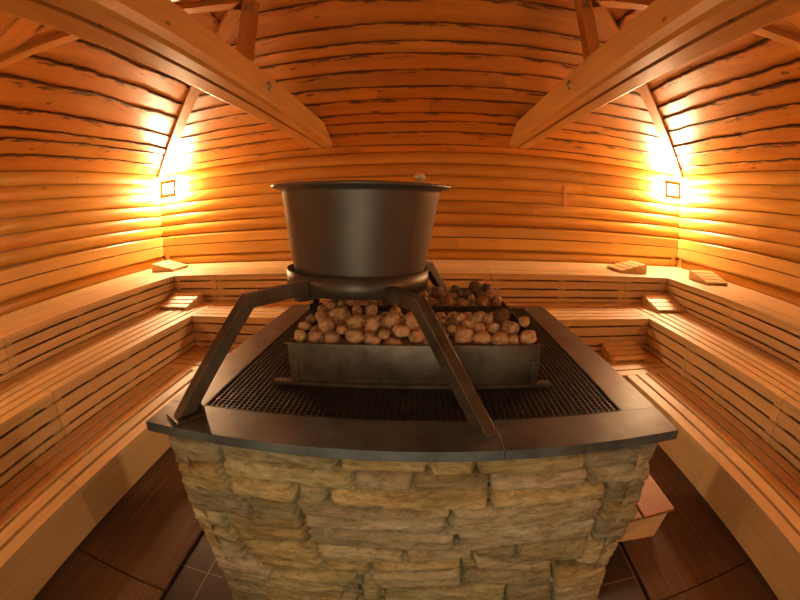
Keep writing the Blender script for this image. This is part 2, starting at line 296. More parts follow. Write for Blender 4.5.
# ------------------------------------------------------------------ roof: four panels of waney boards
def roof_panel(name, A, B, a, b, n, rows, seed, wav=.022, step=.026):
    """eave A->B, ridge a->b (a may equal b); n = inward normal"""
    A, B, a, b, n = map(Vector, (A, B, a, b, n)); n = n.normalized(); rnd = random.Random(seed)
    mb = MB(); ts = [i / rows for i in range(rows + 1)]
    ts = [0] + [t + rnd.uniform(-.22, .22) / rows for t in ts[1:-1]] + [1]
    sl = (a - A).length
    up = ((a + b) / 2 - (A + B) / 2).normalized()
    for r in range(rows):
        t0, t1 = ts[r] - .012 * (r > 0), ts[r + 1]
        lx = (A.lerp(a, t0) - B.lerp(b, t0)).length
        cuts = [0.0]; x = rnd.uniform(2.0, 5.0)
        while x < lx - 1.2: cuts.append(x / lx); x += rnd.uniform(2.5, 5)
        cuts.append(1.0)
        for c0, c1 in zip(cuts[:-1], cuts[1:]):
            k = rnd.uniform(.84, 1.1); tint = (k, k * rnd.uniform(.93, 1.04), k * rnd.uniform(.88, 1.06)); ou, ov = rnd.uniform(0, 60), rnd.uniform(0, 60)
            m_ = max(2, int((c1 - c0) * lx / .07)); P = []; UV = []; ED = []
            for i in range(m_ + 1):
                f = c0 + (c1 - c0) * i / m_
                p0 = A.lerp(B, f).lerp(a.lerp(b, f), t0); p1 = A.lerp(B, f).lerp(a.lerp(b, f), t1)
                s_ = f * lx; wv = wav * (nz(s_ * 1.3, r * 7.3, seed) + .6 * nz(s_ * 4.1, r * 3.1, seed + 5) + .35 * nz(s_ * 11, r, seed)) if r < rows - 1 else 0
                top = p1 + up * wv
                h = step * (.8 + .4 * nz(s_ * .8, r * 2.2, seed + 9)); wd = (top - p0).length
                P.append([p0 + n * .002, p0.lerp(top, .5) + n * h * .55, p0.lerp(top, .93) + n * h, top + n * h * .8, top - up * .004 - n * .01])
                UV.append([(ou + s_, ov), (ou + s_, ov + wd * .5), (ou + s_, ov + wd * .93), (ou + s_, ov + wd), (ou + s_, ov + wd + .03)])
                ED.append([(0, .15), (0, .2), (0, .75), (0, 1.15), (0, 1.4)])
            mb.grid(P, UV, tint, ED=ED, smooth=False)
    mb.face([A - n * .03, B - n * .03, b - n * .03] + ([a - n * .03] if (a - b).length > .01 else []), tint=(.5, .5, .5))
    return struct(mb, name, M['roof'], merge=False)
cBL, cBR, cFL, cFR = (-W, D, ZT), (W, D, ZT), (-W, FY, ZT), (W, FY, ZT)
rL, rR = (-RX, RY, RZ), (RX, RY, RZ)
def pn(p, q, r):
    v = (Vector(q) - Vector(p)).cross(Vector(r) - Vector(p)).normalized()
    return -v if v.z > 0 else v
roof_panel('ceiling', cBL, cBR, rL, rR, pn(cBL, cBR, rL), 12, 1, wav=.012, step=.016)
roof_panel('ceiling', cFL, cBL, rL, rL, pn(cFL, cBL, rL), 11, 2, wav=.03, step=.03)
roof_panel('ceiling', cFR, cBR, rR, rR, pn(cFR, cBR, rR), 11, 3, wav=.03, step=.03)
roof_panel('ceiling', cFL, cFR, rL, rR, pn(cFL, cFR, rL), 11, 4, wav=.03, step=.03)
# hip battens
for i, (p, q, w_, t_) in enumerate(((cBL, rL, .125, .04), (cBR, rR, .125, .04), (cFL, rL, .11, .035), (cFR, rR, .11, .035))):
    mb = MB(); p = Vector(p); q = Vector(q); off = Vector((0, 0, -.052))
    d = (q - p).normalized(); sd = d.cross(Vector((0, 0, 1))).normalized(); up = sd.cross(d)
    nseg = 1 if i < 2 else 40; ou = random.uniform(0, 9)
    P = []; UV = []
    for k in range(nseg + 1):
        f = .012 + .976 * k / nseg; c = p.lerp(q, f) + off; s_ = f * (q - p).length
        w0 = w_ / 2 + (0 if i < 2 else .03 * nz(s_ * 1.6, i)); w1 = w_ / 2 + (0 if i < 2 else .03 * nz(s_ * 1.6, i + 30))
        ring = [c - sd * w0 - up * t_, c + sd * w1 - up * t_, c + sd * w1 + up * t_, c - sd * w0 + up * t_]
        P.append(ring + [ring[0]]); UV.append([(ou + s_, v * .12) for v in range(5)])
    mb.grid(P, UV, (1.05, 1.05, 1.05), smooth=False)
    struct(mb, 'trim_%d' % (i + 1), M['beam'])

# ------------------------------------------------------------------ roof beams, posts, bolts
def make_beam(sign):
    """square timber with rounded lower arrises and a groove along the underside"""
    xi, xo = 1.115, 1.412; zb, zt = 2.50, 2.735; gx = 1.255
    lbl = 'thick pine ceiling beam on the %s, grooved along its underside' % ('left' if sign < 0 else 'right')
    t = thing('ceiling_beam', lbl, 'beam', (sign * gx, FY, zb), 0, 'pine ceiling beams')
    sl = (RZ - ZT) / (D - RY)
    def yend(z): return D - (z - ZT) / sl - .03
    pr = [(gx - .016, zb), (xi + .045, zb), (xi + .018, zb + .012), (xi, zb + .05), (xi, zt - .02), (xi + .02, zt), (xo - .02, zt), (xo, zt - .02), (xo, zb + .03), (xo - .012, zb + .008), (xo - .03, zb), (gx + .016, zb), (gx + .016, zb + .035), (gx - .016, zb + .035)]
    mb = MB(); n = len(pr)
    y0 = FY + .05; acc = 0
    A = [Vector((sign * x - sign * gx, y0 - FY, z - zb)) for x, z in pr]
    B = [Vector((sign * x - sign * gx, min(yend(z), 5.12) - FY, z - zb)) for x, z in pr]
    for i in range(n):
        j = (i + 1) % n; w = math.dist(pr[i], pr[j])
        mb.face([A[i], A[j], B[j], B[i]], [(0, acc), (0, acc + w), (B[j].y, acc + w), (B[i].y, acc)]); acc += w
    mb.face(A); mb.face(B)
    mb.build('timber', M['beam'], t)
    for y in (2.74,):
        m2 = MB(); m2.lathe([(0, .03), (.010, .03), (.010, .012), (.018, .012), (.018, .005), (.04, .005), (.04, 0)], n=20)
        b = m2.build('bolt', M['zinc'], t); b.location = (sign * (xi - gx), y - FY, .13); b.rotation_euler = (0, -sign * PI / 2, 0)
    m3 = MB(); m3.box((-.012, 0, 0), (.012, .03, .02))
    for y in (1.05, 1.9):
        h = m3.build('groove_block', M['soot'], t); h.location = (0, y - FY, .012)
    return t
for s_ in (-1, 1): make_beam(s_)
for s_ in (-1, 1):
    t = thing('roof_post', 'short square wooden post standing on the %s ceiling beam up to the ridge' % ('left' if s_ < 0 else 'right'), 'post', (s_ * 1.262, RY, 2.737), 0, 'short roof posts')
    mb = MB(); mb.box((-.052, -.06, 0), (.052, .06, RZ - 2.737 - .07), 2, (.85, .78, .75)); mb.build('shaft', M['beam'], t, bevel=.006)
    m2 = MB(); m2.box((-.03, -.066, .52), (.03, -.0605, .60)); m2.build('bracket', M['zinc'], t)

# ------------------------------------------------------------------ benches
PITCH = .1155; GAP = .025
def bench_module(name, label, side, s0, s1, depth, front, zt, zb, group, boards, post_z0=0.0, slat_ends=(True, True), lower=False):
    """side L / R / B; s0..s1 along the wall, front = world offset of the front face"""
    mid = (s0 + s1) / 2
    if side == 'L': loc, rz = (-W + front, mid, 0), PI / 2
    elif side == 'R': loc, rz = (W - front, mid, 0), -PI / 2
    else: loc, rz = (mid, D - front, 0), 0
    t = thing(name, label, 'bench', loc, rz, group)
    h = (s1 - s0) / 2 - (.0004 if lower else .0012)
    seat = MB(); d = 0; i = 0; th = .032
    gp = .013 if depth > .9 else GAP; nsl = max(1, round((depth + gp) / PITCH)); pt = (depth + gp) / nsl
    for i in range(nsl):
        seat.box((-h, i * pt, zt - th), (h, i * pt + pt - gp, zt), 0)
    seat.build('seat', M['bench'], t, bevel=.003)
    fp = MB()
    for a, b in boards: fp.box((-h, .004, zt - b), (h, .026, zt - a), 0)
    fp.build('front_panel', M['bench'], t, bevel=.002)
    n = max(1, round(2 * h / 1.0))
    xs = [-h + .045 + (2 * h - .09) * k / n for k in range(n + 1)]
    for x in xs:
        sp = MB(); y0 = .0275 if not lower else .12
        sp.box((x - .04, y0, post_z0), (x + .04, y0 + .05, zt - th - .001), 2)
        sp.build('support', M['bench'], t)
        if depth > .3:
            s2 = MB(); s2.box((x - .03, depth - .08, post_z0), (x + .03, depth - .03, zt - th - .001), 2); s2.build('support', M['bench'], t)
    return t
def bds(h): return [(.033, .205 * h), (.205 * h + .017, .51 * h), (.51 * h + .017, .80 * h), (.80 * h + .017, h - .003)]
hu = ZU - ZM; hm = ZM - ZL
BU_ = bds(hu); BM_ = bds(hm); BL_ = [(.033, ZL - .092)]
F0 = FY + .05
up_d, mi_d, lo_d = DU - .03, DM - DU - .004, DL - DM - .004
G = 'slatted wooden sauna benches'
bench_module('sauna_bench', 'upper slatted bench along left wall, short length nearest the camera', 'L', F0, 1.434, up_d, DU, ZU, ZM, G, BU_)
bench_module('sauna_bench', 'upper slatted bench along left wall, long length running into the far corner', 'L', 1.436, D - .03, up_d, DU, ZU, ZM, G, BU_)
bench_module('sauna_bench', 'upper slatted bench along right wall, length nearest the camera', 'R', F0, 2.793, up_d, DU, ZU, ZM, G, BU_)
bench_module('sauna_bench', 'upper slatted bench along right wall, far length running into the corner', 'R', 2.795, D - .03, up_d, DU, ZU, ZM, G, BU_)
for a, b, l in ((-W + DU + .002, -2.362, 'upper back bench, very short length in the left corner'), (-2.360, .738, 'upper back bench, long length behind the kettle'),
                (.740, 2.365, 'upper back bench, length right of the kettle'), (2.367, W - DU - .002, 'upper back bench, very short length in the right corner')):
    bench_module('sauna_bench', 'slatted ' + l, 'B', a, b, BU - .03, BU, ZU, ZM, G, BU_)
bench_module('sauna_bench', 'middle slatted bench along left wall, length nearest the camera', 'L', F0, 1.401, mi_d, DM, ZM, ZL, G, BM_)
bench_module('sauna_bench', 'middle slatted bench along left wall, long far length', 'L', 1.403, D - BU - .003, mi_d, DM, ZM, ZL, G, BM_)
bench_module('sauna_bench', 'middle slatted bench along right wall, length nearest the camera', 'R', F0, 1.408, mi_d, DM, ZM, ZL, G, BM_)
bench_module('sauna_bench', 'middle slatted bench along right wall, short length in the middle', 'R', 1.41, 2.62, mi_d, DM, ZM, ZL, G, BM_)
bench_module('sauna_bench', 'middle slatted bench along right wall, far length ending at the corner', 'R', 2.622, D - BU - .003, mi_d, DM, ZM, ZL, G, BM_)
bench_module('sauna_bench', 'middle slatted bench along the back wall behind the stove', 'B', -W + DM + .003, W - DM - .003, BM - BU - .004, BM, ZM, ZL, G, BM_)
bench_module('sauna_bench', 'lowest slatted bench on the left, length nearest the camera', 'L', F0, 1.005, lo_d, DL, ZL, .09, G, BL_, lower=True)
bench_module('sauna_bench', 'lowest slatted bench on the left, far length beside the stove', 'L', 1.007, D - BL - .003, lo_d, DL, ZL, .09, G, BL_, lower=True)
bench_module('sauna_bench', 'lowest slatted bench on the right, length nearest the camera', 'R', F0, 1.499, lo_d, DL, ZL, .09, G, BL_, lower=True)
bench_module('sauna_bench', 'lowest slatted bench on the right, far length beside the stove', 'R', 1.501, D - BL - .003, lo_d, DL, ZL, .09, G, BL_, lower=True)
bench_module('sauna_bench', 'lowest slatted bench at the back, crossing behind the stone stove', 'B', -W + DM + .003, W - DM - .003, BL - BM - .004, BL, ZL, .09, G, BL_, lower=True)

# backrests: two flat boards on spacers along each wall above the upper bench
def backrest(label, side, s0, s1):
    mid = (s0 + s1) / 2; h = (s1 - s0) / 2
    if side == 'L': loc, rz = (-W, mid, 0), PI / 2
    elif side == 'R': loc, rz = (W, mid, 0), -PI / 2
    else: loc, rz = (mid, D, 0), 0
    t = thing('backrest', label, 'backrest', loc, rz, 'flat board backrests')
    for z0, z1 in ((1.150, 1.288), (1.302, 1.425)):
        mb = MB(); x = -h
        cut = [-h] + [c for c in (h * .12,) if side == 'B'] + [h]
        for a, b in zip(cut[:-1], cut[1:]): mb.box((a + .001, -.066, z0), (b - .001, -.043, z1), 0)
        mb.build('board', M['backrest'], t, bevel=.003)
    n = round(2 * h / 1.1)
    for k in range(n + 1):
        x = -h + .06 + (2 * h - .12) * k / n
        mb = MB(); mb.box((x - .035, -.0425, 1.16 if 0 < k < n else ZU + .002), (x + .035, -.0255, 1.415), 2); mb.build('spacer', M['backrest'], t)
backrest('flat two-board backrest along the left wall above the upper bench', 'L', F0, D - .07)
backrest('flat two-board backrest along the right wall above the upper bench', 'R', F0, D - .07)
backrest('flat two-board backrest along the back wall behind the kettle', 'B', -W + .07, W - .07)

# ------------------------------------------------------------------ headrests
def make_headrest(label):
    """wedge: two tapering side boards and four slats; high end at +y, slats along x"""
    t = thing('headrest', label, 'headrest', (0, 0, 0), 0, 'wooden wedge headrests')
    w, l, hh, hl = .42, .40, .125, .035
    for s_ in (-1, 1):
        mb = MB(); x0, x1 = sorted((s_ * (w / 2 - .012), s_ * (w / 2 - .034)))
        q = [(-l / 2, .0), (l / 2, 0), (l / 2, hh - .02), (-l / 2, hl - .02)]
        for x in (x0, x1): mb.face([(x, a, b) for a, b in q], [(a, b) for a, b in q])
        for i in range(4):
            (a, b), (c, d) = q[i], q[(i + 1) % 4]; mb.face([(x0, a, b), (x1, a, b), (x1, c, d), (x0, c, d)], [(a, 0), (a, .02), (c, .02), (c, 0)])
        mb.build('side_board', M['bench'], t)
    ang = math.atan2(hh - hl, l); ls = math.hypot(l, hh - hl); sp = ls / 4
    for i in range(4):
        mb = MB(); mt = Matrix.Translation((0, -l / 2, hl - .0195)) @ Matrix.Rotation(ang, 4, 'X')
        mb.box((-w / 2, i * sp + .006, 0), (w / 2, (i + 1) * sp - .017, .019), 0, mtx=mt); mb.build('slat', M['bench'], t, bevel=.002)
    return t
HR = [((-2.72, 3.79, ZM), 0, 'wedge headrest on the middle bench in the left corner'),
      ((2.77, 3.78, ZM), 0, 'wedge headrest on the middle bench in the right corner'),
      ((1.94, 3.205, ZL), 0, 'wedge headrest on the lowest bench, right behind the stove'),
      ((-3.47, 4.64, ZU), PI / 2, 'brightly lit wedge headrest on the upper bench in the left corner'),
      ((2.62, 4.52, ZU), -PI / 2, 'wedge headrest on the upper back bench near the right corner'),
      ((3.54, 3.84, ZU), 0, 'wedge headrest on the upper bench along the right wall')]
h0 = make_headrest(HR[0][2]); h0.location = HR[0][0]
for l_, r_, t_ in HR[1:]:
    hh_ = dup(h0, l_, r_, t_)
    if 'lowest' in t_: hh_.scale = (.94, .80, .88)

# ------------------------------------------------------------------ floor mats and stool
def floor_mat(label, x0, x1, y0, y1):
    mb = MB(); n = int((x1 - x0) /   .0135); p = (x1 - x0) / n
    for k in range(n):
        xa = x0 + k * p; ou = random.uniform(0, 40); kt = random.uniform(.85, 1.1)
        prof = [(xa, .008), (xa + p * .15, .019), (xa + p * .58, .019), (xa + p * .73, .008), (xa + p, .008)]
        mb.grid([[(x, y0, z) for x, z in prof], [(x, y1, z) for x, z in prof]], [[(ou, i * .003) for i in range(5)], [(ou + y1 - y0, i * .003) for i in range(5)]], (kt, kt, kt), smooth=False, flip=True)
    mb.box((x0, y0, .001), (x1, y1, .0078), 1, (.22, .2, .2))
    o = mb.build('floor_mat', M['mat'], loc=((x0 + x1) / 2, (y0 + y1) / 2, .001), merge=False)
    tag(o, label, 'floor mat', 'ribbed brown floor mats')
floor_mat('brown ribbed floor mat on the left, the piece nearest the camera', -2.15, -1.165, -.2, .800)
floor_mat('brown ribbed floor mat between the stove and the lowest left bench', -2.15, -1.165, .812, 2.30)
floor_mat('brown ribbed floor mat on the right, the piece nearest the camera', 1.115, 2.15, -.2, .800)
floor_mat('brown ribbed floor mat on the right, under the step stool', 1.115, 2.15, .812, 2.30)

t = thing('step_stool', 'low wooden step stool on the right floor mat beside the stone base', 'stool', (1.2, 1.5, .0195))
for a, b in ((-.24, -.015), (0.0, .215)):
    mb = MB(); mb.box((a, -.205, .138), (b, .25, .16), 1, (.55, .33, .25)); mb.build('top_slat', M['bench'], t, bevel=.003)
mb = MB(); pts = [(-.20, -.205, 0), (.115, -.235, 0), (.185, -.19, .1375), (-.21, -.19, .1375)]
dy = Vector((0, .022, 0))
q = [Vector(p) for p in pts]
uvq = [(0, 0), (.3, 0), (.37, .14), (0, .14)]
mb.face(q, uvq); mb.face([p + dy for p in q][::-1], uvq)
for i in range(4): mb.face([q[i], q[(i + 1) % 4], q[(i + 1) % 4] + dy, q[i] + dy], [(0, 0), (.3, 0), (.3, .02), (0, .02)])
mb.build('front_board', M['bench'], t)
mb = MB(); mb.box((-.21, .21, 0), (.185, .232, .1375), 0); mb.build('rear_board', M['bench'], t)

# ------------------------------------------------------------------ stove: stone base, slab, grate
st = thing('sauna_stove', 'large square stone-clad sauna stove with dark slate top in the middle of the room', 'stove', ((SX0 + SX1) / 2, (SY0 + SY1) / 2, 0))
SC = Vector(st.location)
sm = MB()
def ledge(quad, to_world, seed, depth=.05):
    """one split-face stone: quad = TL, TR, BR, BL in face coordinates (s, z); to_world(s, z, out)"""
    TL, TR, BR, BL = [Vector((a, b)) for a, b in quad]
    cen = (TL + TR + BR + BL) / 4
    ww = (TR - TL).length; hh = max((TL - BL).length, .01)
    g = .0016
    def sh(p): d = cen - p; return p + Vector((math.copysign(min(g, abs(d.x)), d.x), math.copysign(min(g, abs(d.y)), d.y)))
    TL, TR, BR, BL = map(sh, (TL, TR, BR, BL))
    def grow(p, kx, kz): return p + Vector((kx * .0052, kz * .005))
    TL, TR, BR, BL = grow(TL, -1, 1), grow(TR, 1, 1), grow(BR, 1, -1), grow(BL, -1, -1)
    nx = max(4, int(ww / .012)); ny = max(4, int(hh / .009))
    rnd = random.Random(seed); k = rnd.uniform(.66, 1.16); warm = rnd.random()
    tint = (k, k * (.92 if warm < .25 else rnd.uniform(.98, 1.03)), k * (.66 if warm < .25 else rnd.uniform(.84, 1.04)))
    bulge = rnd.uniform(-.004, .008); tilt = rnd.uniform(-.006, .006); tz = rnd.uniform(-.007, .007)
    P = []; UV = []
    for j in range(ny + 1):
        row = []; uvr = []
        for i in range(nx + 1):
            a, b = i / nx, j / ny
            p = TL.lerp(TR, a).lerp(BL.lerp(BR, a), b)
            ed = min(min(a, 1 - a) * ww / .008, min(b, 1 - b) * hh / .0065, 1.0)
            rim = math.sqrt(max(0, 1 - (1 - ed) ** 2))
            # wobble of the outline
            wob = .004 * (1 - ed)
            px = p.x + wob * nz(p.y * 45, seed * 3.7, 1) * 1.5; pz = p.y + wob * nz(p.x * 38, seed * 2.3, 2)
            strata = .0055 * nz(p.x * 7, p.y * 42, seed) + .0055 * nz(p.x * 26, p.y * 70, seed + 9)
            steps = .004 * math.floor(2.2 * (nz(p.x * 4, p.y * 26, seed + 4) + .5))
            out = -.042 * (1 - rim) + rim * (bulge + tilt * (2 * a - 1) + tz * (1 - 2 * b) + strata + steps)
            row.append(to_world(px, pz, out)); uvr.append((p.x, p.y))
        P.append(row); UV.append(uvr)
    # skirt running back into the wall
    def back(p, q): return to_world(q.x, q.y, -depth)
    top = [to_world(*(TL.lerp(TR, i / nx)), -depth) for i in range(nx + 1)]
    bot = [to_world(*(BL.lerp(BR, i / nx)), -depth) for i in range(nx + 1)]
    P = [top] + P + [bot]; UV = [UV[0]] + UV + [UV[-1]]
    nl = len(P)
    P2 = []; UV2 = []
    for r, row in enumerate(P):
        f = 0 if r == 0 else (1 if r == nl - 1 else (r - 1) / (nl - 3))
        lp = TL.lerp(BL, f); rp = TR.lerp(BR, f)
        P2.append([to_world(lp.x, lp.y, -depth)] + row + [to_world(rp.x, rp.y, -depth)]); u = UV[r]; UV2.append([u[0]] + u + [u[-1]])
    sm.grid(P2, UV2, tint, smooth=True)
FYS = SY0 + .040                                   # plane of the front facing
front = lambda s, z, o: (s, FYS - o, z)
for i, q_ in enumerate(QUADS): ledge(q_, front, 100 + i)
def rows_random(x0, x1, z0, z1, fn, seed):
    rnd = random.Random(seed); z = z1
    while z > z0 + .02:
        h = min(rnd.uniform(.055, .1), z - z0); h = z - z0 if z - z0 - h < .03 else h
        x = x0
        while x < x1 - .01:
            l = rnd.uniform(.13, .42); l = x1 - x if x1 - x - l < .1 else l
            ledge(((x + .002, z - .001), (x + l - .002, z - .001), (x + l - .002, z - h + .001), (x + .002, z - h + .001)), fn, rnd.randint(1000, 9000)); x += l
        z -= h
rows_random(-.7, -.545, .002, .150, front, 3); rows_random(-.545, .52, .002, .29, front, 4); rows_random(.52, .69, .002, .17, front, 5)
rows_random(-.54, -.2, .29, .36, front, 6); rows_random(-.2, .32, .29, .365, front, 8)
rows_random(-.69, .69, .17, 1.055, lambda s, z, o: (s, FYS + .042 - o, z), 21)
LX, RXs, BYs = SX0 + .045, SX1 - .045, SY1 - .045
rows_random(FYS - .004, BYs, .002, 1.06, lambda s, z, o: (LX - o, s, z), 11)
rows_random(FYS - .004, BYs, .002, 1.06, lambda s, z, o: (RXs + o, s, z), 12)
rows_random(LX, RXs, .002, 1.06, lambda s, z, o: (s, BYs + o, z), 13)
stone = sm.build('stone_base', M['stone'], st, loc=SC, merge=False)
mb = MB()
for lo, hi in (((LX + .012, FYS + .06, .0), (RXs - .012, FYS + .07, 1.058)), ((LX + .012, BYs - .05, 0), (RXs - .012, BYs - .012, 1.058)),
               ((LX + .012, FYS + .05, 0), (LX + .05, BYs - .05, 1.058)), ((RXs - .05, FYS + .05, 0), (RXs - .012, BYs - .05, 1.058))): mb.box(lo, hi)
mb.build('mortar_core', M['mortar'], st, loc=SC)
# slate top in pieces round the grate opening
gx0, gx1, gy0, gy1 = -.615, .585, .897, 2.118
sl = [((SX0, SY0), (-.6345, gy0)), ((-.634, SY0), (.205, gy0)), ((.2062, SY0), (SX1, gy0)), ((SX0, gy0 + .0004), (gx0, gy1)), ((gx1, gy0 + .0004), (SX1, gy1)), ((SX0, gy1 + .0004), (SX1, SY1))]
for (a, b), (c, d) in sl:
    mb = MB(); mb.box((a, b, 1.066), (c, d, ZS)); mb.build('slab', M['slate'], st, loc=SC, bevel=.0012)
mb = MB(); mb.box((gx0 - .02, gy0 - .02, .80), (gx1 + .02, gy1 + .02, .81))
for lo, hi in (((gx0 - .02, gy0 - .02, .81), (gx0 - .012, gy1 + .02, 1.064)), ((gx1 + .012, gy0 - .02, .81), (gx1 + .02, gy1 + .02, 1.064)), ((gx0 - .02, gy0 - .02, .81), (gx1 + .02, gy0 - .012, 1.064)), ((gx0 - .02, gy1 + .012, .81), (gx1 + .02, gy1 + .02, 1.064))): mb.box(lo, hi)
mb.build('firebox', M['soot'], st, loc=SC)
mb = MB(); gz0, gz1 = ZS - .022, ZS - .001; pt = .0172
n = int((gx1 - gx0 - .008) / pt)
for k in range(n + 1):
    x = gx0 + .004 + (gx1 - gx0 - .008) * k / n; mb.box((x - .0016, gy0 + .003, gz0), (x + .0016, gy1 - .002, gz1))
n = int((gy1 - gy0 - .012) / pt)
for k in range(n + 1):
    y = gy0 + .005 + (gy1 - gy0 - .009) * k / n; mb.box((gx0 + .003, y - .0014, gz0 + .006), (gx1 - .003, y + .0014, gz1 - .0015))
for lo, hi in (((gx0 + .001, gy0 + .0025, gz0), (gx1 - .001, gy0 + .006, gz1 + .001)), ((gx0 + .001, gy1 - .005, gz0), (gx1 - .001, gy1 - .001, gz1 + .001)), ((gx0 + .001, gy0 + .003, gz0), (gx0 + .004, gy1 - .001, gz1 + .001)), ((gx1 - .004, gy0 + .003, gz0), (gx1 - .001, gy1 - .001, gz1 + .001))): mb.box(lo, hi)
for x in (gx0 + .3, gx0 + .6, gx0 + .9): mb.box((x - .012, gy0 - .01, gz0 - .04), (x + .012, gy1 + .01, gz0 - .001))
mb.build('grate', M['grate'], st, loc=SC, merge=False)

# ------------------------------------------------------------------ stone trays
def make_tray(label, y0, y1, first):
    x0, x1, zb, zt = -.400, .374, ZS + .012, 1.228
    t = thing('stone_tray', label, 'tray', (0, y0, ZS)); o = Vector((0, y0, ZS)); w = .004
    mb = MB()
    for lo, hi in (((x0, y0, zb), (x1, y0 + w, zt)), ((x0, y1 - w, zb), (x1, y1, zt)), ((x0, y0 + w, zb), (x0 + w, y1 - w, zt)), ((x1 - w, y0 + w, zb), (x1, y1 - w, zt)), ((x0 + w, y0 + w, zb + .05), (x1 - w, y1 - w, zb + .054))): mb.box(lo, hi)
    mb.build('tray_box', M['tray'], t, loc=o)
    mb = MB()
    for lo, hi in (((x0 - .006, y0 - .006, zt - .001), (x1 + .006, y0 + .004, zt + .003)), ((x0 - .006, y1 - .004, zt - .001), (x1 + .006, y1 + .006, zt + .003))): mb.box(lo, hi)
    mb.build('rolled_rim', M['tray'], t, loc=o, bevel=.001)
    for x in (x0 + .010, x1 - .030):
        mb = MB(); mb.box((x, y0 - .012, zb - .004), (x + .020, y0 - .001, zb + .075)); mb.build('corner_bracket', M['tray'], t, loc=o, bevel=.002)
    mb = MB()
    mb.box((-.455, y0 - .016, ZS + .001), (.415, y0 + .012, ZS + .0115)); mb.box((-.455, y1 - .03, ZS + .001), (.415, y1, ZS + .0115)); mb.build('base_rail', M['steel'], t, loc=o)
    return t
make_tray('front sheet-metal stone tray on the grate, nearest the camera', 1.105, 1.50, True)
make_tray('rear sheet-metal stone tray on the grate, behind the front one', 1.605, 1.95, False)

# ------------------------------------------------------------------ sauna stones: one mesh each
import bmesh
def rock_mesh(seed):
    bm = bmesh.new(); bmesh.ops.create_icosphere(bm, subdivisions=4, radius=1)
    rnd = random.Random(seed); ax = (rnd.uniform(.88, 1.12), rnd.uniform(.85, 1.1), rnd.uniform(.8, 1.0)); e = rnd.uniform(2.3, 3.2)
    for v in bm.verts:
        c = v.co; m = (abs(c.x) ** e + abs(c.y) ** e + abs(c.z) ** e) ** (1 / e)
        p = c / m; p *= 1 + .16 * nz(c.x * .9 + seed * 3, c.y * .9, c.z * .9) + .05 * nz(c.x * 3, c.y * 3 + seed, c.z * 3) + .02 * nz(c.x * 9, c.y * 9, c.z * 9 + seed)
        v.co = Vector((p.x * ax[0], p.y * ax[1], p.z * ax[2])) * .94
    me = bpy.data.meshes.new('sauna_stone'); bm.to_mesh(me); bm.free()
    for f in me.polygons: f.use_smooth = True
    me.materials.append(M['rock']); return me
RM = [rock_mesh(i) for i in range(9)]
rr = random.Random(5)
def rock(x, y, z, r, label, group, shade=None):
    o = bpy.data.objects.new('sauna_stone', RM[rr.randrange(9)]); C.objects.link(o)
    o.location = (x, y, z); o.scale = (r * (1.045 if not label.startswith('brown sauna') else .93),) * 3; o.rotation_euler = (rr.uniform(-.4, .4), rr.uniform(-.4, .4), rr.uniform(0, 6.28))
    k = shade or rr.uniform(.8, 1.15); o.color = (k, k * rr.uniform(.92, 1.05), k * rr.uniform(.85, 1.05), 1)
    return tag(o, label, 'stone', group)
ORD = ['first', 'second', 'third', 'fourth', 'fifth', 'sixth', 'seventh', 'eighth', 'ninth', 'tenth', 'eleventh', 'twelfth', 'thirteenth', 'fourteenth', 'fifteenth', 'sixteenth']
def heap(ST, tray, rows, dark, pos):
    G_ = 'stones in the %s tray' % tray
    for nm, lo, hi in rows:
        rw = sorted([(*s, n) for n, s in enumerate(ST) if lo <= s[1] < hi], key=lambda s: pos[s[4]][0])
        for i, (x, y, z, r, n) in enumerate(rw):
            dk = any(abs(x - a) < .006 and abs(z - b) < .006 for a, b in dark)  # listed stones get a much darker colour than the rest
            rock(*pos[n][:3], r, '%s sauna stone, %s from the %s in the %s of the %s tray' % ('dark rounded' if dk else 'brown rounded', ORD[min(i, len(rw) - 1 - i)], 'left' if i <= len(rw) - 1 - i else 'right', nm, tray), G_, .3 if dk else None)
def fill(ST, tray, y0, y1, z, r, x0, x1):
    y = y0; k = 0
    while y <= y1:
        x = x0 + (r if k % 2 else 0)
        while x <= x1:
            c = Vector((x + rr.uniform(-.004, .004), y + rr.uniform(-.004, .004), z))
            if all((c - Vector(s[:3])).length > (r + s[3]) * .80 for s in ST):
                rock(c.x, c.y, c.z, r, 'brown sauna stone half buried deep in the heap of the %s tray' % tray, 'buried stones in the %s tray' % tray)
            x += r * 2.2
        y += r * 2.0; k += 1
def relax(ST):
    ST = [list(s) for s in ST]
    for _ in range(25):
        for i in range(len(ST)):
            for j in range(i):
                a, c = Vector(ST[i][:3]), Vector(ST[j][:3]); d = a - c; need = 1.09 * (ST[i][3] + ST[j][3])
                if d.length < need and d.length > 1e-6:
                    m = d.normalized() * (need - d.length) * .25
                    for k in range(3): ST[i][k] += m[k]; ST[j][k] -= m[k]
    for s in ST: s[1] = max(s[1], ST[0][1] - .01)
    return ST
S1r = relax(ST1); S2r = relax(ST2)
heap(ST1, 'front', (('front row', 1.14, 1.15), ('second row', 1.16, 1.22), ('third row', 1.22, 1.28), ('back row', 1.28, 1.4)), [(.281, 1.269), (.107, 1.274)], S1r)
DK2 = [(-.134, 1.242), (.2, 1.262), (.156, 1.27), (.256, 1.284), (.258, 1.26), (.071, 1.27), (.3, 1.278)]
heap(ST2, 'rear', (('front row', 1.6, 1.66), ('second row', 1.68, 1.72), ('top row', 1.74, 1.8)), DK2, S2r)
fill(S1r, 'front', 1.140, 1.465, 1.191, .0235, -.362, .338)
fill(S1r, 'front', 1.235, 1.42, 1.232, .023, -.33, .31)
fill(S2r, 'rear', 1.642, 1.915, 1.192, .0245, -.360, .338)
fill(S2r, 'rear', 1.70, 1.84, 1.235, .0235, .02, .33)

